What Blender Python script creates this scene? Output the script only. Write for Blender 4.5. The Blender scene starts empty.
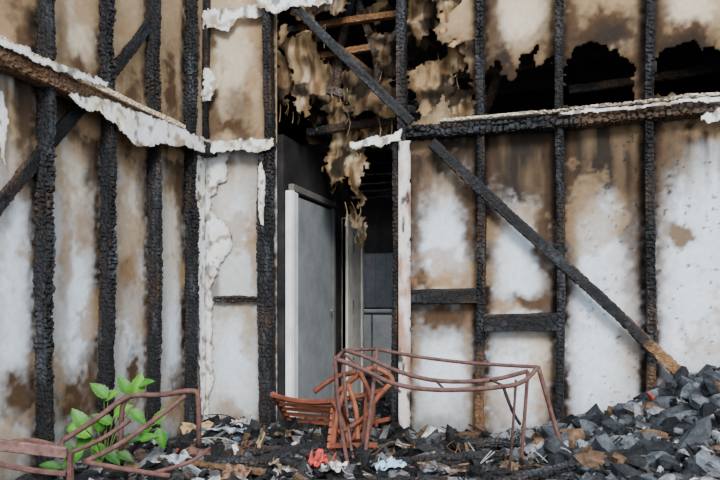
import bpy, math, random
import numpy as np
from mathutils import Vector, Matrix
random.seed(7); rng=np.random.default_rng(7)

# ---------------------------------------------------------------- survey
TH=math.radians(17.46); CT,ST=math.cos(TH),math.sin(TH)
CAM=(2.80,-4.57,1.15); F=620.0
def ray(px,py):
    u=(px-360)/F; v=(300-py)/F
    return (u*CT-ST, u*ST+CT, v)
def B(px,py,y=0.0):
    d=ray(px,py); t=(y-CAM[1])/d[1]; return (CAM[0]+t*d[0], CAM[2]+t*d[2])
def L(px,py,x=0.0):
    d=ray(px,py); t=(x-CAM[0])/d[0]; return (CAM[1]+t*d[1], CAM[2]+t*d[2])
def P(px,py,f):
    d=ray(px,py); return Vector((CAM[0]+f*d[0],CAM[1]+f*d[1],CAM[2]+f*d[2]))

# ---------------------------------------------------------------- noise
def _h(i,j,k,seed):
    v=np.sin(i*127.1+j*311.7+k*74.7+seed*53.3)*43758.5453
    return v-np.floor(v)
def vnoise(x,y,z,seed=0):
    x=np.asarray(x,float);y=np.asarray(y,float);z=np.zeros_like(x)+z
    i,j,k=np.floor(x),np.floor(y),np.floor(z)
    f,g,h=x-i,y-j,z-k
    f=f*f*(3-2*f);g=g*g*(3-2*g);h=h*h*(3-2*h)
    r=0
    for a in (0,1):
        for b in (0,1):
            for c in (0,1):
                w=(f if a else 1-f)*(g if b else 1-g)*(h if c else 1-h)
                r=r+w*_h(i+a,j+b,k+c,seed)
    return r
def fbm(x,y,z=0.0,seed=0,oct=4):
    s=0;a=.5;t=0
    x=np.asarray(x,float);y=np.asarray(y,float)
    for o in range(oct):
        s=s+a*vnoise(x*2**o,y*2**o,np.asarray(z)*2**o,seed+o*7); t+=a; a*=.5
    return s/t
def worley(u,v,seed=0):
    i,j=np.floor(u),np.floor(v)
    f1=np.full(np.shape(u),9.);f2=f1.copy()
    for a in (-1,0,1):
        for b in (-1,0,1):
            ci,cj=i+a,j+b
            px=ci+.15+.7*_h(ci,cj,0,seed);py=cj+.15+.7*_h(ci,cj,3,seed+5)
            d=np.hypot(px-u,py-v)
            n=d<f1
            f2=np.where(n,f1,np.minimum(f2,d));f1=np.where(n,d,f1)
    return f1,f2
def inpoly(x,y,poly):
    r=np.zeros(x.shape,bool);n=len(poly)
    for i in range(n):
        x1,y1=poly[i];x2,y2=poly[(i+1)%n]
        if y1==y2: continue
        c=((y1>y)!=(y2>y))&(x<(x2-x1)*(y-y1)/(y2-y1)+x1)
        r^=c
    return r
def dpoly(x,y,poly):
    r=np.full(x.shape,9.);n=len(poly)
    for i in range(n):
        x1,y1=poly[i];x2,y2=poly[(i+1)%n]
        dx,dy=x2-x1,y2-y1;l=dx*dx+dy*dy+1e-12
        t=np.clip(((x-x1)*dx+(y-y1)*dy)/l,0,1)
        r=np.minimum(r,np.hypot(x-x1-t*dx,y-y1-t*dy))
    return r
def mixc(c,col,a):
    a=np.clip(a,0,1)[:,None]; return c*(1-a)+np.asarray(col)[None,:]*a

# ---------------------------------------------------------------- materials
def mat(name,rough=.8,attr=True,col=(.5,.5,.5),bump=.3,bscale=60,var=.35,vscale=25,metal=0,spec=.3,trans=0,bdist=.01):
    m=bpy.data.materials.new(name);m.use_nodes=True
    nt=m.node_tree;N=nt.nodes;K=nt.links
    bs=N['Principled BSDF']
    bs.inputs['Roughness'].default_value=rough
    bs.inputs['Metallic'].default_value=metal
    bs.inputs['Specular IOR Level'].default_value=spec
    tc=N.new('ShaderNodeTexCoord')
    n=N.new('ShaderNodeTexNoise');n.inputs['Scale'].default_value=vscale;n.inputs['Detail'].default_value=10;n.inputs['Roughness'].default_value=.65
    K.new(tc.outputs['Object'],n.inputs['Vector'])
    mr=N.new('ShaderNodeMapRange');mr.inputs['From Min'].default_value=.3;mr.inputs['From Max'].default_value=.7
    mr.inputs['To Min'].default_value=1-var;mr.inputs['To Max'].default_value=1+var
    K.new(n.outputs['Fac'],mr.inputs['Value'])
    mx=N.new('ShaderNodeMix');mx.data_type='RGBA';mx.blend_type='MULTIPLY';mx.inputs['Factor'].default_value=1
    if attr:
        a=N.new('ShaderNodeAttribute');a.attribute_name='Col';K.new(a.outputs['Color'],mx.inputs['A'])
    else: mx.inputs['A'].default_value=(*col,1)
    K.new(mr.outputs['Result'],mx.inputs['B'])
    K.new(mx.outputs['Result'],bs.inputs['Base Color'])
    n2=N.new('ShaderNodeTexNoise');n2.inputs['Scale'].default_value=bscale;n2.inputs['Detail'].default_value=6
    K.new(tc.outputs['Object'],n2.inputs['Vector'])
    bp=N.new('ShaderNodeBump');bp.inputs['Strength'].default_value=bump;bp.inputs['Distance'].default_value=bdist
    K.new(n2.outputs['Fac'],bp.inputs['Height']);K.new(bp.outputs['Normal'],bs.inputs['Normal'])
    return m
M_sheet=mat('scorched_plasterboard',rough=.9,var=.13,vscale=22,bump=.06,bscale=30,spec=.1)
M_char=mat('charred_timber',rough=.6,var=.6,vscale=40,bump=.8,bscale=110,spec=.22)
M_rub=mat('burnt_rubble',rough=.8,var=.5,vscale=30,bump=.7,bscale=80,spec=.15)
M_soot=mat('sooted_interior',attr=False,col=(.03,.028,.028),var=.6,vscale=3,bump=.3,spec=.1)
M_floor=mat('burnt_floor',attr=False,col=(.07,.065,.06),var=.6,vscale=6,bump=.4)
M_rust=mat('rusted_steel',rough=.75,var=.55,vscale=22,bump=.3,bscale=90)
M_paint=mat('smoked_white_paint',rough=.8,var=.22,vscale=5,bump=.05,spec=.12)
M_wood=mat('burnt_red_wood',rough=.55,var=.5,vscale=12,bump=.2,spec=.35)
M_leaf=mat('green_leaf',rough=.45,var=.25,vscale=30,bump=.2,spec=.4)
M_cloth=mat('plastic_scrap',rough=.5,var=.15,vscale=20,bump=.2)

class MB:
    def __init__(s): s.v=[];s.f=[];s.c=[]
    def add(s,vs,fs,col):
        o=len(s.v)
        s.v.extend([tuple(v) for v in vs]);s.f.extend([tuple(i+o for i in f) for f in fs])
        if len(np.shape(col))==1: s.c.extend([tuple(col)]*len(vs))
        else: s.c.extend([tuple(c) for c in col])
    def tube(s,pts,r,col,n=8,sub=4,flat=1.):
        pts=[Vector(p) for p in pts]
        if sub>1 and len(pts)>2:
            q=[]
            for i in range(len(pts)-1):
                p0=pts[max(i-1,0)];p1=pts[i];p2=pts[i+1];p3=pts[min(i+2,len(pts)-1)]
                for k in range(sub):
                    t=k/sub
                    q.append(.5*((2*p1)+(p2-p0)*t+(2*p0-5*p1+4*p2-p3)*t*t+(3*p1-p0-3*p2+p3)*t**3))
            q.append(pts[-1]);pts=q
        vs=[];fs=[]
        up=Vector((0,0,1))
        for i,p in enumerate(pts):
            t=(pts[min(i+1,len(pts)-1)]-pts[max(i-1,0)]).normalized()
            a=t.cross(up)
            if a.length<.2: a=t.cross(Vector((0,1,0)))
            a.normalize();b=a.cross(t)
            for k in range(n):
                an=2*math.pi*(k+.5)/n
                vs.append(p+r*(math.cos(an)*a+math.sin(an)*b*flat))
        for i in range(len(pts)-1):
            for k in range(n):
                fs.append((i*n+k,i*n+(k+1)%n,(i+1)*n+(k+1)%n,(i+1)*n+k))
        fs.append(tuple(range(n))[::-1]);fs.append(tuple((len(pts)-1)*n+k for k in range(n)))
        s.add(vs,fs,col)
    def box(s,c,size,col,M=None,bev=0.0):
        x,y,z=[q/2 for q in size]
        b=min(bev,x*.9,y*.9,z*.9)
        if b>0:
            vs=[];idx={}
            for sx in (-1,1):
                for sy in (-1,1):
                    for sz in (-1,1):
                        for ax in range(3):
                            p=[sx*(x-b),sy*(y-b),sz*(z-b)]
                            p[ax]=(sx*x,sy*y,sz*z)[ax]
                            idx[(sx,sy,sz,ax)]=len(vs);vs.append(Vector(p))
            fs=[]
            for ax in range(3):
                o=[i for i in range(3) if i!=ax]
                for sg in (-1,1):
                    q=[]
                    for (a,bb) in ((-1,-1),(1,-1),(1,1),(-1,1)):
                        k=[0,0,0];k[ax]=sg;k[o[0]]=a;k[o[1]]=bb;q.append(idx[(*k,ax)])
                    fs.append(q)
            for ax in range(3):
                o=[i for i in range(3) if i!=ax]
                for a in (-1,1):
                    for bb in (-1,1):
                        k0=[0,0,0];k0[o[0]]=a;k0[o[1]]=bb;k1=list(k0);k0[ax]=-1;k1[ax]=1
                        fs.append([idx[(*k0,o[0])],idx[(*k1,o[0])],idx[(*k1,o[1])],idx[(*k0,o[1])]])
            for sx in (-1,1):
                for sy in (-1,1):
                    for sz in (-1,1): fs.append([idx[(sx,sy,sz,i)] for i in range(3)])
        else:
            vs=[Vector((a*x,b2*y,c2*z)) for a in (-1,1) for b2 in (-1,1) for c2 in (-1,1)]
            fs=[(0,1,3,2),(4,6,7,5),(0,4,5,1),(2,3,7,6),(0,2,6,4),(1,5,7,3)]
        c=Vector(c)
        vs=[v+c for v in vs]
        if M is not None: vs=[M@v for v in vs]
        s.add(vs,fs,col)
    def make(s,name,material,smooth=False,parent=None):
        return mkmesh(name,np.array(s.v),s.f,np.array(s.c),material,smooth,parent)
def mkmesh(name,v,f,c,material,smooth=False,parent=None):
    me=bpy.data.meshes.new(name)
    if isinstance(f,np.ndarray) and f.ndim==2:
        me.vertices.add(len(v));me.vertices.foreach_set('co',np.asarray(v,np.float32).ravel())
        nf,k=f.shape
        me.loops.add(nf*k);me.loops.foreach_set('vertex_index',f.astype(np.int32).ravel())
        me.polygons.add(nf);me.polygons.foreach_set('loop_start',np.arange(0,nf*k,k,dtype=np.int32))
        me.polygons.foreach_set('loop_total',np.full(nf,k,np.int32))
        me.update(calc_edges=True)
    else:
        me.from_pydata([tuple(map(float,p)) for p in v],[],[tuple(map(int,q)) for q in f])
    a=me.color_attributes.new('Col','FLOAT_COLOR','POINT')
    cc=np.ones((len(v),4),np.float32);cc[:,:3]=np.clip(c,0,1);a.data.foreach_set('color',cc.ravel())
    me.materials.append(material)
    me.polygons.foreach_set('use_smooth',np.full(len(me.polygons),smooth))
    me.validate()
    o=bpy.data.objects.new(name,me);bpy.context.collection.objects.link(o)
    if parent: o.parent=parent
    return o
def empty(name,loc=(0,0,0)):
    e=bpy.data.objects.new(name,None);e.empty_display_size=.1;bpy.context.collection.objects.link(e);return e

# colours (linear)
W=(.78,.87,.98);CR=(.68,.59,.46);T=(.36,.24,.135);BN=(.085,.05,.029);K=(.013,.011,.010);GY=(.2,.2,.2)
SO=(.033,.026,.022)

# ---------------------------------------------------------------- sheet builder
def sheet(name,plane,off,rect,step,colorfn,inc=None,holes=(),rag=.02,disp=0.,df=4.,thick=.008,seed=0,curl=None,parent=None,edge=.03,edgecol=BN,smooth=True):
    a0,a1,z0,z1=rect
    na=int((a1-a0)/step)+1;nz=int((z1-z0)/step)+1
    A,Z=np.meshgrid(np.linspace(a0,a1,na),np.linspace(z0,z1,nz),indexing='ij')
    A=A.ravel();Z=Z.ravel()
    wa=A+rag*2*(fbm(A*7,Z*7,0,seed+1)-.5)+rag*1.3*(fbm(A*32,Z*32,0,seed+2,3)-.5)
    wz=Z+rag*2*(fbm(A*7,Z*7,5,seed+3)-.5)+rag*1.3*(fbm(A*32,Z*32,5,seed+4,3)-.5)
    keep=np.ones(A.shape,bool);ed=np.full(A.shape,9.)
    if inc is not None:
        keep&=inpoly(wa,wz,inc);ed=np.minimum(ed,dpoly(wa,wz,inc))
    for h in holes:
        keep&=~inpoly(wa,wz,h);ed=np.minimum(ed,dpoly(wa,wz,h))
    idx=np.arange(na*nz).reshape(na,nz)
    q=np.stack([idx[:-1,:-1],idx[1:,:-1],idx[1:,1:],idx[:-1,1:]],-1).reshape(-1,4)
    q=q[keep[q].all(1)]
    used=np.unique(q);rm=np.full(na*nz,-1);rm[used]=np.arange(len(used));q=rm[q]
    A=A[used];Z=Z[used];ed=ed[used]
    n=off+disp*(fbm(A*df,Z*df,0,seed+9,3)-.5)*2
    if curl: n=n+curl(A,Z,ed)
    v=np.stack([A,n,Z],-1) if plane=='B' else np.stack([n,A,Z],-1)
    c=colorfn(A,Z)
    if edge>0: c=mixc(c,edgecol,np.exp(-ed/edge)*(.4+.9*fbm(A*9,Z*9,2,seed)))
    o=mkmesh(name,v,q,c,M_sheet,smooth,parent)
    if thick>0:
        m=o.modifiers.new('thickness','SOLIDIFY');m.thickness=thick;m.offset=0
    return o
def blobs(c,A,Z,lst,conv,sc,seed=3):
    wa=A+.12*(fbm(A*5,Z*5,0,seed)-.5)+.08*(fbm(A*18,Z*18,0,seed+1)-.5)
    wz=Z+.24*(fbm(A*5,Z*4,4,seed)-.5)+.10*(fbm(A*18,Z*18,4,seed+1)-.5)
    nz=.75+.5*fbm(A*10,Z*10,7,seed)
    fine=fbm(A*34,Z*34,9,seed+2,3)-.5
    for (px,py,rx,ry,col,al) in lst:
        a,z=conv(px,py);sx,sz=sc(px)
        d=((wa-a)/(rx/sx))**2+((wz-z)/(ry/sz))**2
        g=np.exp(-d**1.6)
        g=np.clip(g+fine*3.0*g*(1-g),0,1)
        c=mixc(c,col,al*nz*g)
    return c

frB=empty('charred_timber_frame');frL=empty('charred_timber_frame.001')
wb=empty('wall_back');wl=empty('wall_left')
# ---------------------------------------------------------------- back wall
STUD_X=[B(267,300,-.05)[0],B(403,300,-.05)[0],B(481,300,-.05)[0],B(560,300,-.05)[0],B(650,300,-.05)[0],B(650,300,-.05)[0]+.67]
PZ0,PZ1=2.34,2.45
back_blobs=[
 (234,215,28,60,CR,.6),(240,225,18,50,W,.8),(236,165,25,10,CR,.6),(216,290,8,24,BN,.7),(235,314,25,12,T,.8),(234,370,22,56,W,.8),(250,335,10,30,T,.7),(232,412,22,14,T,.8),(222,170,10,22,T,.6),(254,250,6,50,T,.8),(226,160,20,8,BN,.5),(238,425,20,10,BN,.6),
 # bay 1
 (443,152,42,26,BN,1.),(443,188,36,18,T,.8),(425,160,14,44,SO,.9),(455,146,24,16,SO,1.),(443,242,26,36,W,1.2),(417,225,9,60,BN,.9),(472,225,8,60,BN,1.),(443,280,34,9,T,1.),(465,198,12,24,BN,.9),(420,278,12,10,BN,1.),
 (445,311,38,16,BN,1.1),(430,324,24,14,BN,.6),(468,318,14,26,BN,.9),(443,372,26,32,W,1.2),(472,370,7,60,T,.8),(414,370,6,60,T,.8),(440,427,30,12,GY,.6),
 # bay 2
 (521,150,46,40,BN,1.3),(530,165,32,44,SO,1.3),(505,160,16,34,SO,1.),(545,150,16,40,K,.9),(520,216,34,10,T,.8),(518,259,25,32,W,1.2),(492,215,9,50,BN,.9),(547,230,11,60,BN,1.1),(535,298,28,12,BN,1.1),(500,305,26,7,T,.9),(551,200,8,50,SO,1.2),
 (520,343,36,10,T,.7),(505,376,24,32,W,1.2),(546,390,8,50,T,.9),(536,362,14,24,CR,.8),(540,432,22,14,GY,.6),
 # bay 3
 (604,145,48,38,BN,1.3),(583,165,24,54,SO,1.2),(628,185,22,46,BN,1.2),(615,155,30,34,SO,1.2),(637,175,10,50,K,.8),(604,210,26,10,T,.8),(595,246,23,38,W,1.2),(636,250,10,60,BN,.9),(572,240,7,60,BN,.9),(640,200,8,56,SO,.9),
 (600,308,32,24,W,1.),(590,358,28,44,W,1.1),(632,330,11,40,T,.7),(600,437,44,16,K,.6),
 # bay 4
 (700,128,60,14,T,1.1),(690,121,50,9,BN,1.1),(670,155,20,42,BN,1.1),(664,150,12,36,SO,1.),(708,158,34,14,GY,.5),(662,205,9,60,BN,1.),(700,228,38,50,W,1.2),(662,280,7,70,T,.9),(700,310,46,64,W,1.1),(700,375,50,22,GY,.3),
 (680,234,14,9,(.20,.15,.10),1.5),
 # upper
 (232,60,30,60,CR,.7),(213,115,14,34,BN,1.),(258,30,12,50,T,.9),(235,128,30,14,BN,1.),(250,90,10,30,T,.8),(212,50,8,20,BN,.9),(240,105,18,18,BN,.8),
 (520,20,30,30,CR,.8),(548,45,12,28,BN,1.),(515,72,32,22,BN,1.2),(492,20,9,50,BN,.9),(520,104,26,12,K,.8),(500,60,12,18,SO,1.),
 (605,10,34,22,T,.9),(600,34,32,20,BN,1.2),(640,72,12,40,BN,1.),(572,30,9,40,BN,1.),(635,98,14,10,T,.7),(600,42,28,14,SO,1.),
 (690,10,36,16,CR,.8),(690,36,38,16,BN,1.2),(658,30,9,40,BN,1.),(690,42,32,11,SO,1.1),
 (445,60,30,50,T,.8),(420,30,12,40,BN,.9),(465,100,12,24,K,.7)]
def back_col(A,Z):
    n=len(A)
    c=np.tile(np.array((.60,.62,.64)),(n,1))
    up=(Z>PZ1).astype(float)
    c=mixc(c,(.46,.34,.21),up)
    st=fbm(A*20,Z*2.0,0,21)
    c=blobs(c,A,Z,back_blobs,lambda x,y:B(x,y),lambda x:(135,135) )
    c=mixc(c,SO,(1-up)*1.5*np.exp(-np.maximum(PZ0-Z,0)/.28)*np.clip(st*2.1-.45,0,1)*np.clip((A-1.2)*3,.3,1))
    c=mixc(c,T,(1-up)*.9*np.exp(-np.maximum(PZ0-Z,0)/.5)*np.clip(fbm(A*9,Z*1.5,0,22)*2.5-1.15,0,1))
    fine=fbm(A*30,Z*30,0,35,3)-.5
    for sx in STUD_X:
        d=np.abs(A-sx);w=.35+1.1*fbm(A*6,Z*5,3,int(sx*10))+fine*1.2
        c=mixc(c,BN,1.*np.exp(-(np.maximum(d-.035,0)/.06)**1.5)*w)
        c=mixc(c,K,.9*np.exp(-(np.maximum(d-.03,0)/.028)**2)*w)
    c=mixc(c,T,.6*np.clip((fbm(A*3,Z*3,1,31)-.57)*9+fine*2,0,1))
    sp=fbm(A*40,Z*40,0,41,2)
    c=mixc(c,K,np.clip((sp-.765)*14,0,1)*.8*np.clip((A-2.5)*1.2,0.1,1)*(1-up))
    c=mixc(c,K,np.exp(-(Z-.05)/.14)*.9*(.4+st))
    return c
x0o,x1o=B(277,0)[0],B(398,0)[0]
def polyB(l,y=0.): return [B(a,b,y) for a,b in l]
hole_b=polyB([(398,-10),(428,-8),(440,12),(434,30),(446,42),(462,52),(470,75),(474,112),(452,118),(440,92),(432,112),(398,125)])
hole_c=polyB([(487,74),(497,62),(503,80),(515,80),(525,60),(537,42),(541,66),(550,60),(560,66),(560,106),(540,115),(510,118),(484,114)])
hole_d=polyB([(568,72),(574,56),(584,48),(590,41),(603,45),(608,54),(617,54),(628,70),(631,102),(600,109),(564,108)])
hole_e=polyB([(655,60),(662,48),(672,50),(690,38),(700,46),(712,44),(726,60),(724,96),(700,99),(680,98),(652,95)])
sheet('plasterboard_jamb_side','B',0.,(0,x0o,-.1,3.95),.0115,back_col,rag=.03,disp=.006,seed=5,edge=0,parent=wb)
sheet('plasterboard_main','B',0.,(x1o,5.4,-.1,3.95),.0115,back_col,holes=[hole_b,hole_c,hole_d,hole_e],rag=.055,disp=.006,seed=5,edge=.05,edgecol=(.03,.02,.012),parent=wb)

# ---------------------------------------------------------------- left wall
LY=[L(p,300,0)[0]+.027 for p in (33,97,145,183)]
LY=[LY[0]-.62]+LY
left_blobs=[
 (15,125,26,50,T,1.),(10,165,14,40,CR,.7),(18,265,20,74,W,1.2),(16,350,18,50,W,.9),(15,405,22,26,BN,1.1),(3,180,8,60,BN,.5),(22,185,10,24,T,.8),(24,120,8,46,BN,1.),
 (76,125,22,40,T,1.),(78,112,22,28,BN,1.1),(78,190,20,40,CR,.6),(76,300,18,74,W,1.2),(82,235,14,26,T,.9),(70,402,24,26,BN,1.1),(90,385,10,44,BN,1.),(64,250,7,80,T,.8),(90,150,9,50,SO,.9),
 (131,145,18,44,T,1.),(131,132,16,28,BN,1.1),(131,225,15,50,CR,.6),(131,325,13,50,W,1.1),(133,377,12,34,BN,1.1),(127,268,12,24,BN,1.1),(140,200,6,50,BN,.6),
 (173,165,12,44,T,1.),(173,160,10,30,BN,1.),(173,255,11,60,CR,.8),(173,335,10,50,W,.9),(175,392,12,30,BN,1.),(179,180,7,60,BN,1.),
 (196,250,6,120,W,.7),(192,380,8,50,BN,.7),
 (15,20,24,30,T,.9),(18,2,16,14,BN,1.),(26,40,10,20,BN,1.),(78,30,20,30,CR,.8),(80,66,18,18,BN,1.1),(60,40,8,40,BN,.6),(131,50,14,50,T,.9),(131,94,14,24,BN,1.1),(173,40,12,50,T,.8),(170,90,12,44,BN,1.2),(195,50,6,60,BN,1.1)]
def lsc(px):
    f=L(px,300)[0]; fw=5.2+.954*f; return (150.*4.0/fw*.85,620/fw)
def left_col(A,Z):
    n=len(A);c=np.tile(np.array((.58,.57,.55)),(n,1));up=(Z>PZ1).astype(float)
    c=mixc(c,(.45,.33,.21),up)
    st=fbm(A*20,Z*2.0,0,61)
    c=blobs(c,A,Z,left_blobs,lambda x,y:L(x,y),lsc,seed=13)
    c=mixc(c,SO,(1-up)*1.3*np.exp(-np.maximum(PZ0-Z,0)/.3)*np.clip(st*2.1-.5,0,1))
    fine=fbm(A*30,Z*30,0,65,3)-.5
    for sy in LY:
        d=np.abs(A-sy);w=.35+1.0*fbm(A*6,Z*4,3,int(-sy*10)+40)+fine*1.2
        c=mixc(c,BN,.95*np.exp(-(np.maximum(d-.03,0)/.065)**1.5)*w)
        c=mixc(c,K,.8*np.exp(-(np.maximum(d-.03,0)/.03)**2)*w)
    c=mixc(c,T,.7*np.clip((fbm(A*3,Z*3,1,71)-.56)*9+fine*2,0,1))
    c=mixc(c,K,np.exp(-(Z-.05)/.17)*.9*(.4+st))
    return c
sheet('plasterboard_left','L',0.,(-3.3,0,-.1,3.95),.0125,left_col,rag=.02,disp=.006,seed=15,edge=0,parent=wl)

# ---------------------------------------------------------------- charred beams
def char_beam(name,p0,p1,w,d,nrm,seed=0,brown=None,cell=(.038,.03),rough=.5,tone=1.,parent=None,woodcol=(.22,.12,.06)):
    p0=Vector(p0);p1=Vector(p1);t=(p1-p0);Ln=t.length;t.normalize();b=Vector(nrm).normalized();b=(b-t*b.dot(t)).normalized();a=t.cross(b)
    st=.0095;loop=[]
    def seg(x0,y0,x1,y1):
        n=max(2,int(math.hypot(x1-x0,y1-y0)/st))
        for i in range(n): loop.append((x0+(x1-x0)*i/n,y0+(y1-y0)*i/n))
    r=.005;W2,D2=w/2,d/2
    seg(-W2+r,-D2,W2-r,-D2);seg(W2,-D2+r,W2,D2-r);seg(W2-r,D2,-W2+r,D2);seg(-W2,D2-r,-W2,-D2+r)
    lp=np.array(loop);m=len(lp)
    per=np.concatenate([[0],np.cumsum(np.hypot(*(np.diff(lp,axis=0).T)))])
    nl=max(3,int(Ln/st));ls=np.linspace(0,Ln,nl+1)
    U,V=np.meshgrid(per,ls);U=U.ravel();V=V.ravel()
    X=np.tile(lp[:,0],nl+1);Y=np.tile(lp[:,1],nl+1)
    zone=.5+1.0*np.clip((fbm(V*2.2,V*0+seed,0,seed+23,2)-.3)*2,0,1)
    f1,f2=worley(U/cell[0]+seed*3.1,V/cell[1]+seed*7.7,seed)
    gr=np.exp(-((f2-f1)/.16)**2)
    er=fbm(X*14+seed,V*5,Y*14,seed+3)-.5; er2=fbm(X*40+seed,V*28,Y*40,seed+5,2)-.5
    s=1-rough*zone*(.0075*gr)/(min(W2,D2))+rough*zone*(.018*er+.010*er2)/min(W2,D2)*1.2
    X2=X*s;Y2=Y*s
    bow=.008*np.sin(V*2.3+seed)
    pos=np.array(p0)[None]+V[:,None]*np.array(t)[None]+(X2+bow)[:,None]*np.array(a)[None]+Y2[:,None]*np.array(b)[None]
    n=len(U);hi=(.5+er*1.6)
    c=np.tile(np.array((.013,.0135,.0155)),(n,1))*tone
    c=c*(.6+.9*np.clip(hi,0,1.2))[:,None]
    edgep=((np.abs(np.abs(X)-W2)<.012)&(np.abs(np.abs(Y)-D2)<.012)).astype(float)
    c=mixc(c,(.13,.072,.042),np.clip((fbm(U*9,V*3,5,seed+17)-.53)*6,0,1)*(.18+.5*edgep))
    ash=np.clip((fbm(U*14,V*4,0,seed+11)-.56)*5,0,1)*(1-gr)
    c=mixc(c,(.075*tone,.083*tone,.10*tone),.5*ash)
    c=mixc(c,(.004,.004,.004),gr*min(1,.4+rough*.35))
    if brown is not None:
        bf=np.array([0.]*n)
        for (v0,v1,al) in brown:
            bf=np.maximum(bf,al*np.clip(np.minimum(V-v0,v1-V)/.08+.5,0,1))
        bf=bf*np.clip(.25+1.5*fbm(U*20,V*5,0,seed+13),0,1)
        c=mixc(c,woodcol,bf)
    I=np.arange((nl+1)*m).reshape(nl+1,m)
    J=np.roll(I,-1,axis=1)
    q=np.stack([I[:-1],J[:-1],J[1:],I[1:]],-1).reshape(-1,4)
    v=np.vstack([pos,pos[:m].mean(0),pos[-m:].mean(0)])
    c=np.vstack([c,c[:1],c[-1:]])
    k0,k1=n,n+1
    fs=[tuple(x) for x in q]+[(int(J[0,i]),int(I[0,i]),k0) for i in range(m)]+[(int(I[-1,i]),int(J[-1,i]),k1) for i in range(m)]
    return mkmesh(name,v,fs,c,M_char,False,parent)
H=3.95
NB=(0,-1,0);NL=(1,0,0)
char_beam('door_post',(STUD_X[0],-.062,.0),(STUD_X[0],-.062,2.36),.115,.10,NB,1,cell=(.042,.034),rough=1.3,tone=1.3,parent=frB)
char_beam('stud',(STUD_X[0]+.02,-.056,2.40),(STUD_X[0]+.02,-.056,H),.07,.09,NB,2,parent=frB)
char_beam('stud',(STUD_X[1]+.0,-.056,2.3),(STUD_X[1]+.0,-.056,H),.065,.09,NB,3,parent=frB)
xj=B(396,300,-.05)[0]
char_beam('door_post',(xj,-.056,.0),(xj,-.056,2.33),.045,.09,NB,4,parent=frB)
for i,(k,br) in enumerate(((2,[(.0,.5,.9),(.5,.8,.3)]),(3,[(.0,.3,.5)]),(4,[(.2,.7,.6)]),(5,None))):
    char_beam('stud',(STUD_X[k],-.056,.0),(STUD_X[k],-.056,H),.055,.09,NB,10+i,brown=br,rough=.7,tone=.9,parent=frB)
for i,sy in enumerate(LY):
    char_beam('stud',(.060,sy,.0),(.060,sy,H),.052,.098,NL,20+i,rough=.9,tone=1.2,parent=frL)
char_beam('corner_post',(.04,-.04,2.45),(.04,-.04,H),.05,.05,NB,29,parent=frB)
char_beam('wall_plate',(.03,-.065,2.395),(STUD_X[0]+.07,-.065,2.395),.05,.10,NB,30,brown=[(0,.7,.4)],parent=frB)
x1=B(408,0,-.06)[0]
char_beam('wall_plate',(x1,-.068,2.385),(5.4,-.068,2.385),.09,.12,NB,31,rough=1.4,cell=(.05,.04),brown=[(1.2,2.4,.3)],tone=1.4,parent=frB)
char_beam('weathered_plate_board',(x1+.25,-.07,2.448),(5.4,-.07,2.448),.026,.16,NB,32,rough=.4,brown=[(-1,9,1.2)],woodcol=(.58,.50,.40),parent=frB)
char_beam('wall_plate',(.070,-3.3,2.385),(.070,-.02,2.385),.10,.12,NL,33,rough=1.,brown=[(.5,2.2,.6)],tone=1.1,parent=frL)
char_beam('weathered_plate_board',(.07,-3.3,2.456),(.07,-.5,2.456),.04,.16,NL,34,rough=.4,brown=[(-1,9,1.2)],woodcol=(.58,.46,.32),parent=frL)
def nog(pxa,pxb,py,w,seed,rough=1.):
    a=B(pxa,py,-.05);b=B(pxb,py,-.05)
    char_beam('nogging',(a[0],-.056,a[1]),(b[0],-.056,b[1]),w,.085,NB,seed,rough=rough,cell=(.06,.05),tone=.8,parent=frB)
nog(411,477,296,.11,40,.35);nog(485,557,323,.125,41,.35)
a=B(213,300,-.05);b=B(257,300,-.05)
char_beam('nogging',(a[0],-.038,a[1]),(b[0],-.038,b[1]),.05,.05,NB,42,rough=1.4,parent=frB)
def braceB(pa,pb,seed,y=-.095,w=.08,d=.03,brown=None):
    a=B(*pa,y);b=B(*pb,y)
    char_beam('diagonal_brace',(a[0],y,a[1]),(b[0],y,b[1]),w,d,NB,seed,rough=.35,brown=brown,cell=(.06,.04),tone=1.3,parent=frB)
braceB((293,5),(412,122),50,w=.07)
braceB((432,142),(694,387),51,brown=[(2.05,2.7,1.0)])
def braceL(pa,pb,seed,x=.03,w=.085,d=.03):
    a=L(*pa,x);b=L(*pb,x)
    char_beam('diagonal_brace',(x,a[0],a[1]),(x,b[0],b[1]),w,d,NL,seed,rough=.35,cell=(.06,.04),tone=.8,parent=frL)
braceL((-60,272),(84,106),52);braceL((100,88),(158,16),53)

def paint_col(base,soot,seed):
    def f(A,Z):
        c=np.tile(np.array(base,float),(len(A),1))
        c=mixc(c,soot,np.clip((fbm(A*14,Z*5,0,seed)-.5)*5,0,1)*.9)
        c=mixc(c,K,np.clip((fbm(A*30,Z*9,3,seed+3)-.6)*8,0,1)*.9)
        return c
    return f
xa=B(399,0,-.1)[0];xb=B(411,0,-.1)[0]
sheet('trim_door_architrave','B',-.112,(xa,xb,.05,2.32),.008,paint_col((.76,.72,.70),(.42,.22,.15),81),inc=[(xa-.02,0),(xb,0),(xb+.005,2.4),(xa-.02,2.4)],rag=.012,disp=.003,thick=.015,edge=.012,seed=81)

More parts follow.
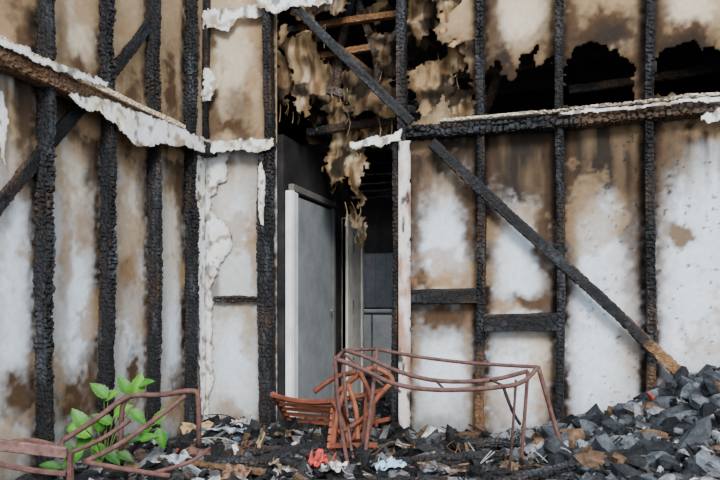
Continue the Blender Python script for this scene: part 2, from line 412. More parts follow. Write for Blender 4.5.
def white_col(A,Z):
    c=np.tile(np.array((.86,.87,.88)),(len(A),1))
    c=mixc(c,(.75,.66,.5),np.clip((fbm(A*9,Z*9,0,91)-.5)*4,0,1)*.6)
    c=mixc(c,T,np.clip((fbm(A*15,Z*15,3,93)-.60)*8,0,1)*.8)
    return mixc(c,SO,np.clip((fbm(A*22,Z*12,8,94)-.60)*8,0,1)*.7)
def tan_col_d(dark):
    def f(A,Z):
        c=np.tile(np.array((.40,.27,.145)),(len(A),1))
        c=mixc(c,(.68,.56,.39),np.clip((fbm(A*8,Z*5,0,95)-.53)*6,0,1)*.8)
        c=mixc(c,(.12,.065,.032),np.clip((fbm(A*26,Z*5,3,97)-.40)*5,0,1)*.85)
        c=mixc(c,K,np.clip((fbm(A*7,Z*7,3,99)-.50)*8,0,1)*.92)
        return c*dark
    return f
def flap(name,plane,off,pts,colf,**kw):
    pl=[(B if plane=='B' else L)(a,b,off) for a,b in pts]
    xs=[p[0] for p in pl];zs=[p[1] for p in pl]
    k=dict(step=.007,rag=.03,disp=.012,df=5,thick=.0,edge=.006,parent=(wb if plane=='B' else wl));k.update(kw)
    st=k.pop('step')
    return sheet(name,plane,off,(min(xs)-.05,max(xs)+.05,min(zs)-.05,max(zs)+.05),st,colf,inc=pl,**k)
flap('peeling_lining','B',-.022,[(203,150),(232,150),(228,168),(226,180),(218,186),(210,196),(214,210),(226,220),(233,236),(229,254),(218,268),(211,290),(214,310),(212,345),(215,380),(210,400),(208,436),(203,436)],white_col,disp=.006,seed=101,edge=.016,edgecol=SO)
flap('peeling_lining','L',.022,[(188,146),(206,148),(206,430),(203,430),(199,400),(200,330),(196,300),(199,260),(190,230),(188,190)],white_col,disp=.006,seed=103)
flap('peeling_lining','L',.145,[(66,93),(100,97),(150,113),(206,139),(206,153),(186,147),(165,146),(150,148),(138,148),(118,128),(100,115),(80,106)],white_col,seed=105)
flap('peeling_lining','B',-.13,[(203,139),(275,138),(275,147),(258,152),(230,151),(203,154)],white_col,seed=107)
flap('peeling_lining','B',-.06,[(203,10),(262,4),(270,12),(255,19),(236,20),(226,33),(214,28),(203,30)],white_col,seed=109)
flap('peeling_lining','B',-.07,[(203,66),(211,70),(219,82),(212,100),(203,104)],white_col,seed=111)
flap('peeling_lining','B',-.12,[(255,-6),(332,-10),(334,3),(300,7),(275,12),(255,8)],white_col,seed=113)
flap('peeling_lining','B',-.12,[(349,142),(375,135),(400,132),(400,141),(372,146),(350,152)],white_col,seed=115)
flap('peeling_lining','L',.155,[(-10,38),(10,42),(60,62),(110,84),(108,89),(60,71),(20,54),(-10,47)],white_col,seed=117,rag=.03)
flap('peeling_lining','L',.03,[(-4,85),(3,90),(8,120),(9,170),(4,165),(-4,130)],white_col,seed=118,rag=.03)
flap('peeling_lining','B',-.155,[(700,113),(725,108),(725,122),(708,122)],white_col,seed=119)
flap('peeling_lining','B',-.155,[(560,112),(640,103),(725,94),(725,101),(690,103),(640,108),(560,116)],white_col,seed=120,rag=.02)
flap('peeling_lining','B',-.125,[(257,168),(262,160),(266,180),(264,226),(259,224)],white_col,seed=121,rag=.01)
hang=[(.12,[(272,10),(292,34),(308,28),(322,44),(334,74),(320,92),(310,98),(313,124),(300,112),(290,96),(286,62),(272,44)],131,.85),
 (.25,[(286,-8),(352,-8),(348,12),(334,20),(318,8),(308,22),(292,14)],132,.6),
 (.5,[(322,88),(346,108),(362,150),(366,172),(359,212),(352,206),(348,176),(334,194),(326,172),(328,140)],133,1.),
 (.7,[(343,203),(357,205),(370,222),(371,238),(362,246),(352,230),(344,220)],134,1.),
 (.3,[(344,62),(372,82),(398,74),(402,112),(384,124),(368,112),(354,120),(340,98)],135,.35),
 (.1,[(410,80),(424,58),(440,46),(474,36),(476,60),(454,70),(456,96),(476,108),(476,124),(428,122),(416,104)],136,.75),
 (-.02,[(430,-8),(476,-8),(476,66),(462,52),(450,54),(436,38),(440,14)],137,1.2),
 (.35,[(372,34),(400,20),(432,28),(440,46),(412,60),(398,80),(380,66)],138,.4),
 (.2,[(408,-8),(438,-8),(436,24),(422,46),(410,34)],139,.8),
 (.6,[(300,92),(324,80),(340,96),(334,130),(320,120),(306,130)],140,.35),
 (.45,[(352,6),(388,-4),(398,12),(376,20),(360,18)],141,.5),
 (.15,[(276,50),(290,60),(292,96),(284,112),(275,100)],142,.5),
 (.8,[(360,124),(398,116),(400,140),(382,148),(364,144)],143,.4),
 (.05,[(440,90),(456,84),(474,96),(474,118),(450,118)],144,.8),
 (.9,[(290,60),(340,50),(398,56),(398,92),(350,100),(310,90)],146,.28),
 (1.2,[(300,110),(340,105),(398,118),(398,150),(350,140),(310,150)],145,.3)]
hb=empty('hanging_burnt_lining')
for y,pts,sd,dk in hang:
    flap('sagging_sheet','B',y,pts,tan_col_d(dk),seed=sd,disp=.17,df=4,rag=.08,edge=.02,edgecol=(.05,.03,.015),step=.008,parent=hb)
m=MB()
for (px,py,y) in [(300,118,.2),(312,92,.2),(285,104,.15),(330,180,.5),(352,208,.5),(364,238,.7),(345,114,.3),(384,120,.3),(430,118,.1),(455,70,.1),(320,30,.25),(372,60,.4),(398,110,.3),(308,50,.15),(340,92,.3),(360,150,.5)]:
    for k in range(3):
        x,z=B(px+random.uniform(-8,8),py-6,y);l=random.uniform(.08,.26);dx=random.uniform(-.05,.05);kk=random.uniform(.2,.9)
        m.tube([(x,y,z),(x+dx,y+.02,z-l*.5),(x+dx*.4,y-.01,z-l)],random.uniform(.003,.008),(.42*kk,.30*kk,.17*kk),n=4,sub=3,flat=.3)
m.make('frayed_strips',M_sheet,False,hb)

# ---------------------------------------------------------------- burnt interior
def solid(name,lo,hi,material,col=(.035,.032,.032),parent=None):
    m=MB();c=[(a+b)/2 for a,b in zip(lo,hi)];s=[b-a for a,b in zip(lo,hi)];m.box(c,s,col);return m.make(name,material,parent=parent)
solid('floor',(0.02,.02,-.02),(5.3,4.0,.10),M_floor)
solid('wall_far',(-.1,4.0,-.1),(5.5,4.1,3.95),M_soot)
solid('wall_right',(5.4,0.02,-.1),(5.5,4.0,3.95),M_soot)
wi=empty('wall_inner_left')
solid('below_added_window',(-.1,.03,-.1),(-.02,4.0,1.0),M_soot,parent=wi);solid('above_added_window',(-.1,.03,2.3),(-.02,4.0,3.95),M_soot,parent=wi)
solid('before_added_window',(-.1,.03,1.0),(-.02,2.3,2.3),M_soot,parent=wi);solid('after_added_window',(-.1,3.9,1.0),(-.02,4.0,2.3),M_soot,parent=wi)  # wall pieces around an added opening that brightens the interior
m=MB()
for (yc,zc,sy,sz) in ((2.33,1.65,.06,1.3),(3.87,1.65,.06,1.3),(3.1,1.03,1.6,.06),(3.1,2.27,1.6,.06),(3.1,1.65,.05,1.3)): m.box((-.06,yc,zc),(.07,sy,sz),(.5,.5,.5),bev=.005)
m.make('added_light_window_1',M_paint)  # unseen window, added to let sky light into hallway and kitchen
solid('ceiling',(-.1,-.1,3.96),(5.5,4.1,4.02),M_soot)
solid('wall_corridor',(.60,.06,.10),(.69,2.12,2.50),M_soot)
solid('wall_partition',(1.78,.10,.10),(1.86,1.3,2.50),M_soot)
for i in range(6):
    y=.95+i*.5
    char_beam('ceiling_joist',(0.0,y,2.58),(5.3,y,2.58),.10,.05,NB,60+i,cell=(.08,.06),tone=.9,parent=frB)
for i,(za,zb,y) in enumerate(((3.30,3.34,.55),(3.12,3.15,.75),(3.5,3.5,.4))):
    char_beam('roof_batten',(.4,y,za),(1.9,y,zb),.06,.05,NB,70+i,brown=[(.3,1.6,.9)],woodcol=(.27,.13,.055),parent=frB)
for i,(p,q_) in enumerate((((.8,.35,3.5),(1.75,.9,2.75)),((.75,.7,2.75),(1.2,.5,3.9)),((.7,.3,3.0),(1.7,.45,2.7)),((.72,.5,2.62),(1.7,.55,2.68)),((1.1,.6,3.9),(1.5,.5,2.8)),((1.75,.3,2.9),(3.6,.6,3.1)),((2.2,.5,2.5),(2.6,.4,3.6)),((2.9,.4,2.75),(4.4,.5,2.85)),((.7,.8,2.9),(1.9,.8,2.86)),((.9,.6,2.6),(1.0,.6,3.3)),((1.45,.4,2.65),(1.3,.6,3.5)))):
    char_beam('fallen_rafter',p,q_,.065,.05,NB,76+i,brown=[(.2,.8,.3)],tone=2.,parent=frB)

dp=empty('door_1')
m=MB();x=.70
wc=(.80,.82,.84);gc=(.26,.285,.31)
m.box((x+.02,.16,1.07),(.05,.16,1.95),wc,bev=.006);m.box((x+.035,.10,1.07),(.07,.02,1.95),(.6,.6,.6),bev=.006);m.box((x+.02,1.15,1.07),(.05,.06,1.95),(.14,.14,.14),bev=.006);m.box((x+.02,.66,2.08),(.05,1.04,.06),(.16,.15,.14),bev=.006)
m.make('door_frame',M_paint,parent=dp)
m=MB();m.box((x+.012,.68,1.06),(.035,.86,1.92),gc,bev=.004)
m.make('door_leaf',M_paint,parent=dp)
m=MB();m.tube([(x+.03,1.05,1.05),(x+.07,1.05,1.05),(x+.07,.98,1.05)],.009,(.2,.2,.2),sub=1);m.make('door_handle',M_rust,parent=dp)
dp=empty('door_2')
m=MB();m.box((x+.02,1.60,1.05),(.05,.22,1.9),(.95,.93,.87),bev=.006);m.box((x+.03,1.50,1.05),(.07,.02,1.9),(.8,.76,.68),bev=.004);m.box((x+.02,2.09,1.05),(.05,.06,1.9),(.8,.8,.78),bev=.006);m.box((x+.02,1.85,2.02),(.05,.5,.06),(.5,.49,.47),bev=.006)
m.make('door_frame',M_paint,parent=dp)
m=MB();m.box((x+.01,1.88,1.05),(.035,.36,1.88),(.85,.84,.8),bev=.004)
m.make('door_leaf',M_paint,parent=dp)
m=MB()
for z in (.5,1.1,1.7): m.box((x+.05,1.715,z),(.012,.02,.1),(.15,.15,.15),bev=.003)
m.make('hinges',M_rust,parent=dp)
kb=empty('kitchen_cabinet')
m=MB();m.box((.86,3.7,.55),(1.6,.56,.86),(.22,.22,.22),bev=.004);m.make('carcass',M_paint,parent=kb)
m=MB()
for i in range(4): m.box((.26+i*.4,3.41,.55),(.38,.02,.8),(.95,.95,.95),bev=.006)
m.make('door_fronts',M_paint,parent=kb)
m=MB();m.box((.86,3.68,1.0),(1.66,.60,.04),(.6,.6,.6),bev=.006);m.make('worktop',M_paint,parent=kb)
m=MB();m.box((.80,3.992,1.43),(1.56,.01,.78),(.13,.14,.15))
for i in range(10):
    for j in range(5): m.box((.12+i*.152,3.984,1.12+j*.152),(.150,.012,.150),(.13+.03*random.random(),.15,.165),bev=.001)
m.make('wall_tiles',M_paint)

# ---------------------------------------------------------------- ground
hx,hy=4.05,-.35
def Hf(x,y):
    x=np.asarray(x,float);y=np.asarray(y,float)
    h=.03+.10*(fbm(x*1.7,y*1.7,0,201)-.4)+.06*(fbm(x*7,y*7,0,203)-.5)
    h=h+.58*np.exp(-(np.maximum(hx-x,0)/.85)**2-((y-hy)/1.0)**2)*(y<.02)
    h=h+.10*np.exp(-(x/.5)**2)*np.clip(-y,0,1)
    h=h+.07*np.exp(-((y+.1)/.35)**2)
    far=np.maximum(np.maximum(-4.4-y,x-6.5),-3-x)
    return np.where(far>0,h*np.exp(-np.maximum(far,0)),h)
def axis(lo,hi,st,far): 
    a=np.arange(lo,hi,st);l=[lo-far*f for f in (1,.5,.25,.12,.05,.02)];r=[hi+far*f for f in (.02,.05,.12,.25,.5,1)]
    return np.array(l+list(a)+r)
gx=axis(-1.,6.,.025,25);gy=np.array([-30,-18,-12,-8,-6]+list(np.arange(-5,.03,.025)))
X,Y=np.meshgrid(gx,gy,indexing='ij');X=X.ravel();Y=Y.ravel();Zg=Hf(X,Y)
I=np.arange(len(X)).reshape(len(gx),len(gy))
q=np.stack([I[:-1,:-1],I[1:,:-1],I[1:,1:],I[:-1,1:]],-1).reshape(-1,4)
c=np.tile(np.array((.035,.033,.032)),(len(X),1))
c=mixc(c,(.30,.33,.37),np.clip((fbm(X*9,Y*9,0,211)-.53)*6,0,1)*.85);c=mixc(c,(.13,.09,.06),np.clip((fbm(X*5,Y*5,4,213)-.55)*5,0,1)*.7)
mkmesh('ground',np.stack([X,Y,Zg],-1),q,c,M_rub,True)

rp=empty('rubble_pile')
tp=[(i,j,k) for i in (-1,0,1) for j in (-1,0,1) for k in (-1,0,1) if (i,j,k)!=(0,0,0)]
ti={p:n for n,p in enumerate(tp)};TV=np.array(tp,float)
tf=[]
for ax in range(3):
    o=[i for i in range(3) if i!=ax]
    for sg in (-1,1):
        for a in (-1,0):
            for b in (-1,0):
                qd=[]
                for (da,db) in ((0,0),(1,0),(1,1),(0,1)):
                    p=[0,0,0];p[ax]=sg;p[o[0]]=a+da;p[o[1]]=b+db;qd.append(ti[tuple(p)])
                tf.append(qd if sg>0 else qd[::-1])
TF=np.array(tf)
def chunks(name,items,round_=.2,jit=.16,material=M_rub,smooth=False):
    vs=[];fs=[];cs=[]
    nr=TV/np.linalg.norm(TV,axis=1)[:,None]*1.25
    base=TV*(1-round_)+nr*round_
    for n,(p,s,col,tilt) in enumerate(items):
        v=base+rng.normal(0,jit,TV.shape)
        v=v*np.array(s)/2
        e=Matrix.Rotation(random.uniform(0,6.28),3,'Z')@Matrix.Rotation(random.gauss(0,tilt),3,'X')@Matrix.Rotation(random.gauss(0,tilt),3,'Y')
        v=v@np.array(e).T+np.array(p)
        v[:,1]=np.where(p[1]<0,np.minimum(v[:,1],-.012),v[:,1]);v[:,0]=np.maximum(v[:,0],.015)
        vs.append(v);fs.append(TF+26*n)
        cc=np.array(col)[None]*(1+rng.normal(0,.35,(26,1)));cs.append(np.maximum(cc,.004))
    return mkmesh(name,np.vstack(vs),np.vstack(fs),np.vstack(cs),material,smooth,rp)
def rcol():
    r=random.random()
    if r<.62: k=random.uniform(.008,.035);return (k,k,k*1.1)
    if r<.84: k=random.uniform(.06,.2);return (k,k*1.03,k*1.12)
    if r<.87: k=random.uniform(.35,.6);return (k,k,k*1.05)
    if r<.985: k=random.uniform(.08,.22);return (k,k*.65,k*.42)
    return random.choice([(.30,.06,.04),(.08,.2,.4),(.10,.08,.06),(.2,.2,.2)])
it=[]
for _ in range(5800):
    x=random.uniform(.08,5.2);y=-abs(random.gauss(0,.9))-.05
    if y<-3.2: continue
    x=max(x,.15)
    s=random.choice([.02,.03,.04,.05,.08,.1,.12])
    sz=(s*random.uniform(.6,2.4),s*random.uniform(.3,1.0),s*random.uniform(.2,.6))
    it.append(((x,y-.02,float(Hf(x,y))+sz[2]*.35),sz,rcol(),.5))
for _ in range(350):
    x=random.uniform(.82,1.65);y=random.uniform(.05,1.5);s=random.choice([.03,.05,.07])
    it.append(((x,y,.115),(s*1.5,s,s*.6),rcol(),.4))
chunks('rubble_debris',it,round_=.1,jit=.2)
def hcol():
    k=random.choice([random.uniform(.012,.05),random.uniform(.04,.13)]);col=(k*.90,k*1.0,k*1.18)
    if random.random()<.12: col=(.24,.255,.28)
    if random.random()<.07: col=(.13,.08,.05)
    return col
it=[];it2=[];it3=[]
for _ in range(900):
    x=random.uniform(2.75,5.3);y=-abs(random.gauss(0.3,.6))-.10
    h=float(Hf(x,y))
    if h<.14: continue
    s=random.uniform(.07,.17);r=random.random()
    if r<.45: it.append(((x,y,h+random.uniform(-.01,.06)),(s*1.5,s*.9,s*.55),hcol(),.6))
    else: it2.append(((x,y,h+random.uniform(.0,.06)),(s*random.uniform(1.3,2.4),s*.75,s*.66),hcol(),.45))
for _ in range(2200):
    x=random.uniform(2.7,5.2);y=-abs(random.gauss(0.3,.6))-.08;h=float(Hf(x,y))
    if h<.12: continue
    s=random.uniform(.015,.04);k=random.choice([.02,.05,.25,.35,.12,.12]);it3.append(((x,y,h+random.uniform(.02,.10)),(s*1.4,s,s*.5),(k,k*1.02,k*1.1),.6))
chunks('charred_blocks',it,round_=.3,jit=.12)
chunks('charred_log_pieces',it2,round_=.85,jit=.07)
chunks('ash_fragments',it3,round_=.2,jit=.2)

def gp(x,y,dz=.03): return (x,y,float(Hf(x,y))+dz)
pl=[((.5,-.9),(1.35,-.55),.08,.03,0),((.75,-.35),(1.5,-.95),.06,.04,0),((1.15,-.6),(1.95,-.35),.07,.03,.0),((.3,-1.3),(1.1,-1.1),.05,.03,.6),((1.3,-1.2),(2.2,-.95),.06,.04,0),((2.0,-.25),(2.9,-.45),.09,.03,.0),((2.2,-.75),(2.9,-.95),.05,.03,0),((1.75,-.2),(2.3,-.16),.07,.04,.4),((.55,-.3),(.8,-.9),.05,.03,.5),((2.3,-1.1),(3.2,-.8),.07,.03,0),((.2,-.5),(.75,-.6),.05,.02,.5),
 ((3.1,-.5),(3.7,-.9),.09,.04,0),((3.4,-.2),(3.75,-.6),.07,.04,0),((3.6,-1.1),(4.1,-.7),.08,.04,.3),((1.1,-.15),(1.6,-.5),.05,.03,.9),((1.7,-.8),(2.5,-.5),.08,.05,0),((.9,-1.0),(1.3,-.4),.07,.05,0),((2.7,-.3),(3.2,-.6),.09,.05,0),((.6,-1.15),(1.25,-.85),.09,.05,0),((1.9,-1.0),(2.5,-1.25),.08,.05,0)]
for i,(a,b,w,d,br) in enumerate(pl):
    char_beam('charred_plank',gp(*a,.05),gp(*b,.07),w,d,(random.uniform(-.3,.3),-.3,1),90+i,rough=.7,brown=[(-1,9,br)] if br else None,tone=1.5,parent=rp)
m=MB()
for _ in range(240):
    x=random.uniform(.3,3.6);y=-abs(random.gauss(.25,.6))-.1;an=random.uniform(0,6.28);ln=random.uniform(.08,.32)
    a=Vector(gp(x,y,.02));b=Vector((x+ln*math.cos(an),min(y+ln*math.sin(an),-.05),0));b.x=max(b.x,.05);b.z=float(Hf(b.x,b.y))+random.uniform(.02,.12)
    k=random.choice([(.02,.02,.02),(.02,.02,.02),(.02,.02,.02),(.18,.11,.06),(.3,.22,.15)])
    m.tube([a,a.lerp(b,.5)+Vector((0,0,random.uniform(0,.02))),b],random.uniform(.004,.014),k,n=4,sub=1,flat=.5)
m.make('burnt_sticks',M_rub,False,rp)
m=MB()
for _ in range(14):
    x=random.uniform(.5,2.8);y=random.uniform(-1.2,-.2);pts=[]
    for k in range(8):
        x+=random.uniform(-.12,.14);y=min(y+random.uniform(-.09,.09),-.08);x=max(x,.1);pts.append(gp(x,y,random.uniform(.03,.15)))
    m.tube(pts,.004,random.choice([(.02,.02,.02),(.14,.07,.04),(.3,.3,.3)]),n=5,sub=5)
m.make('tangled_wires',M_rub,True,rp)

def scrap(name,x,y,w,h,col,seed,tilt=0.3,amp=.05,dz=.05,material=M_cloth,rot=None,parent=None):
    n=22;u=np.linspace(-.5,.5,n);U,V=np.meshgrid(u,u,indexing='ij');U=U.ravel();V=V.ravel()
    an=np.arctan2(V,U)
    k=1+.5*(fbm(np.cos(an)*2+seed,np.sin(an)*2,0,seed)-.5)
    z=amp*2*(fbm(U*4+seed,V*4,0,seed,3)-.5)
    v=np.stack([U*w*k,V*h*k,z],-1)
    e=Matrix.Rotation(random.uniform(0,6.28) if rot is None else rot,3,'Z')@Matrix.Rotation(tilt,3,'X')
    v=v@np.array(e).T
    v=v+np.array([x,y,0]); v[:,2]+=float(Hf(x,y))+dz-v[:,2].min()*.6
    v[:,1]=np.minimum(v[:,1],-.03);v[:,0]=np.maximum(v[:,0],.03)
    I=np.arange(n*n).reshape(n,n);q=np.stack([I[:-1,:-1],I[1:,:-1],I[1:,1:],I[:-1,1:]],-1).reshape(-1,4)
    c=np.tile(np.array(col,float),(n*n,1));c=mixc(c,K,np.clip((fbm(U*6,V*6,1,seed+2)-.5)*6,0,1)*.8)
    o=mkmesh(name,v,q,c,material,True,parent);mm=o.modifiers.new('t','SOLIDIFY');mm.thickness=.004
    return o
scr=[('plastic_bag',322,468,.17,.12,(.6,.07,.06),.3,.07),('plastic_bag',334,474,.14,.12,(.8,.78,.8),.3,.07),('plastic_sheet_scrap',388,470,.18,.11,(.40,.62,.8),.2,.05),
 ('plasterboard_scrap',258,452,.12,.2,(.48,.35,.21),1.2,.02),('plasterboard_scrap',185,436,.22,.12,(.45,.29,.15),.6,.03),('plasterboard_scrap',225,438,.30,.16,(.4,.46,.54),.2,.05),('plasterboard_scrap',245,432,.18,.10,(.5,.52,.56),.3,.06),
 ('plasterboard_scrap',170,470,.22,.12,(.5,.54,.57),.3,.05),('plasterboard_scrap',205,462,.26,.12,(.20,.10,.07),.6,.05),('plasterboard_scrap',300,440,.2,.12,(.3,.28,.27),.3,.05),('plasterboard_scrap',440,474,.2,.10,(.22,.26,.31),.2,.05),('plasterboard_scrap',590,450,.16,.12,(.22,.25,.3),.5,.04),('plasterboard_scrap',690,405,.14,.10,(.36,.34,.31),.5,.04),('plasterboard_scrap',715,470,.18,.12,(.15,.11,.09),.5,.04),
 ('plasterboard_scrap',280,466,.15,.10,(.35,.26,.18),.5,.04),('plasterboard_scrap',150,452,.18,.1,(.3,.32,.33),.4,.04),('plasterboard_scrap',235,475,.18,.12,(.25,.14,.09),.4,.05)]
for i,(n,px,py,w,h,c_,t_,am) in enumerate(scr):
    d=ray(px,py);f=1.05/(-d[2]);p=Vector(CAM)+f*Vector(d)
    if px>560: p=P(px,py,3.7)
    if p.y>-.18: p.y=-.18
    scrap(n,max(p.x,.18),p.y,w,h,c_,300+i*5,t_,am,dz=(.08 if 'plastic' in n else .05),parent=(rp if n=='plasterboard_scrap' else None))

# ---------------------------------------------------------------- rusty folding-table frame
rc=(.13,.065,.056);rd=(.09,.055,.05)
m=MB()
def tb(l,r=.012,col=rc,sub=4): m.tube([P(*q) for q in l],r,col,n=6,sub=sub)
tb([(336,359,3.75),(360,368,3.72),(395,384,3.7),(440,390,3.68),(500,387,3.66),(524,381,3.65),(538,367,3.7)],.014)
tb([(344,350,4.15),(366,357,4.1),(400,372,4.0),(440,381,3.95),(490,380,3.9),(528,371,3.9)],.014)
tb([(376,349,4.25),(420,357,4.2),(470,363,4.15),(538,367,3.95)],.012)
tb([(336,359,3.75),(344,350,4.15)],.012);tb([(344,350,4.15),(376,349,4.25)],.011)
tb([(335,356,3.75),(338,400,3.77),(344,445,3.8),(352,482,3.84)],.013)
tb([(343,350,4.15),(345,390,4.1),(350,440,4.05),(357,480,3.98)],.011)
tb([(377,350,4.25),(374,380,4.15),(368,430,4.05),(362,482,3.95)],.014)
tb([(528,371,3.9),(525,410,3.9),(520,480,3.9)],.013)
tb([(538,366,3.8),(552,415,3.78),(573,484,3.76)],.014)
tb([(503,386,3.66),(512,410,3.75),(520,424,3.9)],.01,rd)
tb([(343,353,4.1),(372,376,4.1),(384,386,4.05)],.009,rd)
tb([(385,377,4.0),(400,392,3.72)],.008,rd);tb([(436,381,3.95),(445,390,3.68)],.008,rd);tb([(490,380,3.9),(505,386,3.66)],.008,rd)
tb([(516,380,3.66),(512,440,3.72),(508,482,3.8)],.009,rd)
m.make('folding_table_frame',M_rust,True)
m=MB()
tb([(62,441,3.3),(95,420,3.35),(128,397,3.4),(160,395,3.45),(192,391,3.5),(198,400,3.5),(199,446,3.55)],.015)
tb([(62,456,3.2),(100,440,3.25),(130,420,3.3)],.012)
tb([(128,397,3.4),(122,410,3.42),(121,450,3.45)],.014)
tb([(84,462,3.1),(120,444,3.2),(165,412,3.35),(185,396,3.45)],.014)
tb([(62,441,3.3),(62,458,3.2)],.012,sub=1)
tb([(84,462,3.1),(130,470,3.1),(170,476,3.1)],.013)
tb([(150,474,3.15),(190,462,3.3),(210,448,3.45)],.012)
m.make('rusted_chair_frame',M_rust,True)
m=MB()
m.box((0,0,0),(.42,.03,.055),(.18,.10,.09),M=Matrix.Translation(P(25,448,3.0))@Matrix.Rotation(.25,4,'Z')@Matrix.Rotation(.1,4,'Y'),bev=.006)
tb([(70,452,3.02),(70,486,3.02)],.018,sub=1);tb([(-22,440,3.0),(-22,490,3.0)],.018,sub=1)
tb([(-10,462,2.95),(30,470,2.98),(66,474,3.0)],.014)
tb([(0,444,3.2),(30,440,3.25),(58,446,3.25)],.012)
m.make('rusted_bed_frame',M_rust,False)

# ---------------------------------------------------------------- fallen slatted chair
ch=empty('wooden_chair')
wr=(.20,.06,.033);wr2=(.30,.095,.048)
Zl=Vector((-.95,-.10,-.10)).normalized();Xl=Vector((.02,-.70,.62));Xl=(Xl-Zl*Xl.dot(Zl)).normalized();Yl=Zl.cross(Xl)
MM=Matrix((( Xl.x,Yl.x,Zl.x,1.72),(Xl.y,Yl.y,Zl.y,-.22),(Xl.z,Yl.z,Zl.z,.30),(0,0,0,1)))
if (MM@Vector((0,.24,.6))).z>.36: MM=MM@Matrix.Translation((0,-.12,0))
def part(nm,fn,mt=M_wood,sm=False):
    q=MB();fn(q);return q.make(nm,mt,sm,ch)
part('seat',lambda q:[q.box((0,-.02+.055*(i-3),.44),(.42,.045,.02),wr2,M=MM,bev=.004) for i in range(7)]+[q.box((s*.19,0,.415),(.03,.40,.04),wr,M=MM,bev=.004) for s in (-1,1)]+[q.box((0,s*.19,.415),(.40,.03,.04),wr,M=MM,bev=.004) for s in (-1,1)])
for i,(sx,sy) in enumerate(((-1,-1),(1,-1))): part('leg_%d'%(i+1),lambda q:q.tube([MM@Vector((sx*.19,sy*.18,.43)),MM@Vector((sx*.2,sy*.2,.1))],.02,wr,n=4,sub=1))
for i,sx in enumerate((-1,1)): part('back_leg_%d'%(i+1),lambda q:q.tube([MM@Vector((sx*.19,.24,.05)),MM@Vector((sx*.19,.18,.43)),MM@Vector((sx*.19,.2,.7)),MM@Vector((sx*.19,.27,.92))],.019,wr,n=6,sub=5))
part('back_slats',lambda q:[q.tube([MM@Vector((-.14+.07*i,.19,.45)),MM@Vector((-.14+.07*i,.235-.01*abs(i-2),.66)),MM@Vector((-.14+.07*i,.27,.90))],.022,wr2,n=4,sub=4,flat=.8) for i in range(5)])
part('top_rail',lambda q:q.tube([MM@Vector((-.2,.27,.91)),MM@Vector((0,.30,.92)),MM@Vector((.2,.27,.91))],.024,wr,n=6,sub=4))
part('stretchers',lambda q:[q.tube([MM@Vector((s*.19,-.19,.2)),MM@Vector((s*.19,.21,.2))],.012,wr,n=6,sub=1) for s in (-1,1)])
m=MB()
for k,(l) in enumerate(([(336,394,4.45),(352,380,4.45),(372,368,4.4),(390,376,4.4),(392,384,4.4)],[(332,400,4.4),(342,420,4.35),(350,446,4.3)],[(346,388,4.4),(338,410,4.35),(334,440,4.3)],[(360,372,4.4),(372,404,4.35),(366,444,4.3)],[(390,384,4.4),(374,402,4.4),(352,440,4.35)],[(338,432,4.3),(352,426,4.32),(374,410,4.35)],[(348,384,4.42),(356,410,4.38),(358,442,4.33)],[(314,392,4.5),(334,378,4.5),(356,372,4.45)])):
    m.tube([P(*q) for q in l],.019,(wr if k%2 else wr2),n=6,sub=5)
m.make('broken_chair_back',M_wood,True)

# ---------------------------------------------------------------- plant
pe=empty('leafy_weed')
ms=MB();mlf=MB()
def leaf(base,dirv,nrm,ln,wd,col):
    d=Vector(dirv).normalized();n=Vector(nrm);n=(n-d*n.dot(d)).normalized();s=d.cross(n)
    N=12;vs=[];fs=[];cs=[]
    for i in range(N+1):
        t=i/N;w=wd*.5*(math.sin(math.pi*min(1,t**.72))**.85+.0)*(1-.12*(i%2));
        c0=base+d*ln*t-n*ln*.25*t*t
        vs+= [c0+s*w+n*w*.3,c0+s*w*.5+n*w*.22,c0,c0-s*w*.5+n*w*.22,c0-s*w+n*w*.3]
        cc=np.array(col);cs+=[cc,cc*1.0,cc*1.5,cc*1.0,cc]
    for v in vs: v.x=max(v.x,.02)
    for i in range(N):
        for k in range(4): fs.append((i*5+k,i*5+k+1,(i+1)*5+k+1,(i+1)*5+k))
    mlf.add(vs,fs,np.array(cs))
g1=(.045,.17,.016);g2=(.09,.26,.028);g3=(.025,.10,.014)
toc=(Vector(CAM)-P(110,420,3.85)).normalized()
root=P(105,474,3.80);root.z=float(Hf(root.x,root.y))
rt=Vector((CT,ST,0))
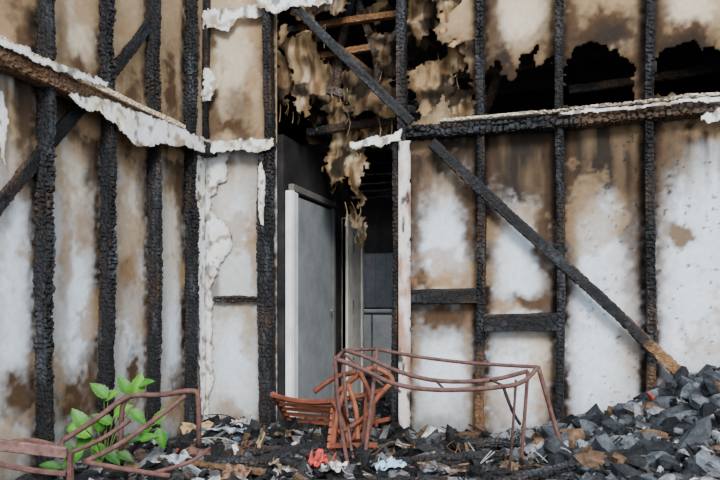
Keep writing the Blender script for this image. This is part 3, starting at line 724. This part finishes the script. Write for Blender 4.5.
lv=[(133,398,.6,1.6,.15,g2),(128,394,-.6,1.4,.12,g1),(108,398,-1,1,.13,g1),(104,400,.8,.6,.11,g2),(114,416,1,.8,.12,g2),(112,424,-.8,.5,.12,g1),(155,424,.6,1,.10,g2),(158,428,.3,-1,.12,g1),(152,428,-1,-.2,.10,g1),
 (92,436,-1,.5,.17,g2),(94,440,-1,-.4,.17,g1),(96,442,.2,-1,.14,g2),(98,432,.3,1,.13,g1),(84,450,-1,-.6,.14,g1),(122,440,1,.2,.11,g3),(140,440,1,.4,.10,g1),(75,452,-1,.2,.12,g3),(138,386,1,.5,.10,g1),(118,452,.6,-.3,.10,g3),(60,468,-1,.3,.10,g3),(130,410,.8,-.6,.12,g1),(86,430,-.5,.9,.13,g1),(104,448,.8,-.7,.13,g3)]
for i,(px,py,dx,dz,ln,col) in enumerate(lv):
    f=3.76+random.uniform(-.06,.05)
    if px<90: f=3.42
    p=P(px,py,f)
    leaf(p,rt*dx+Vector((0,0,dz))+toc*random.uniform(.05,.35),toc*.8+Vector((0,0,.7))+rt*random.uniform(-.4,.4),ln*1.08,ln*.68,col)
    ms.tube([root,root.lerp(p,.5)+Vector((0,0,.04)),p],.0035,(.12,.16,.05),n=5,sub=4)
ms.make('stems',M_leaf,True,pe);mlf.make('leaves',M_leaf,True,pe)

# ---------------------------------------------------------------- light & camera
w=bpy.data.worlds.new('overcast_sky');bpy.context.scene.world=w;w.use_nodes=True
bg=w.node_tree.nodes['Background'];bg.inputs[0].default_value=(.85,.93,1,1);bg.inputs[1].default_value=1.85
sd=bpy.data.lights.new('hazy_sun','SUN');sd.energy=4.2;sd.angle=math.radians(18);sd.color=(1,.98,.94)
so=bpy.data.objects.new('hazy_sun',sd);bpy.context.collection.objects.link(so)
so.rotation_euler=Vector((-.35,.75,-.58)).to_track_quat('-Z','Y').to_euler()
cd=bpy.data.cameras.new('camera');co=bpy.data.objects.new('camera',cd);bpy.context.collection.objects.link(co)
co.location=CAM;co.rotation_euler=(math.pi/2,0,TH);cd.sensor_width=36;cd.lens=F/720*36;cd.shift_y=60/720;cd.clip_start=.05
bpy.context.scene.camera=co
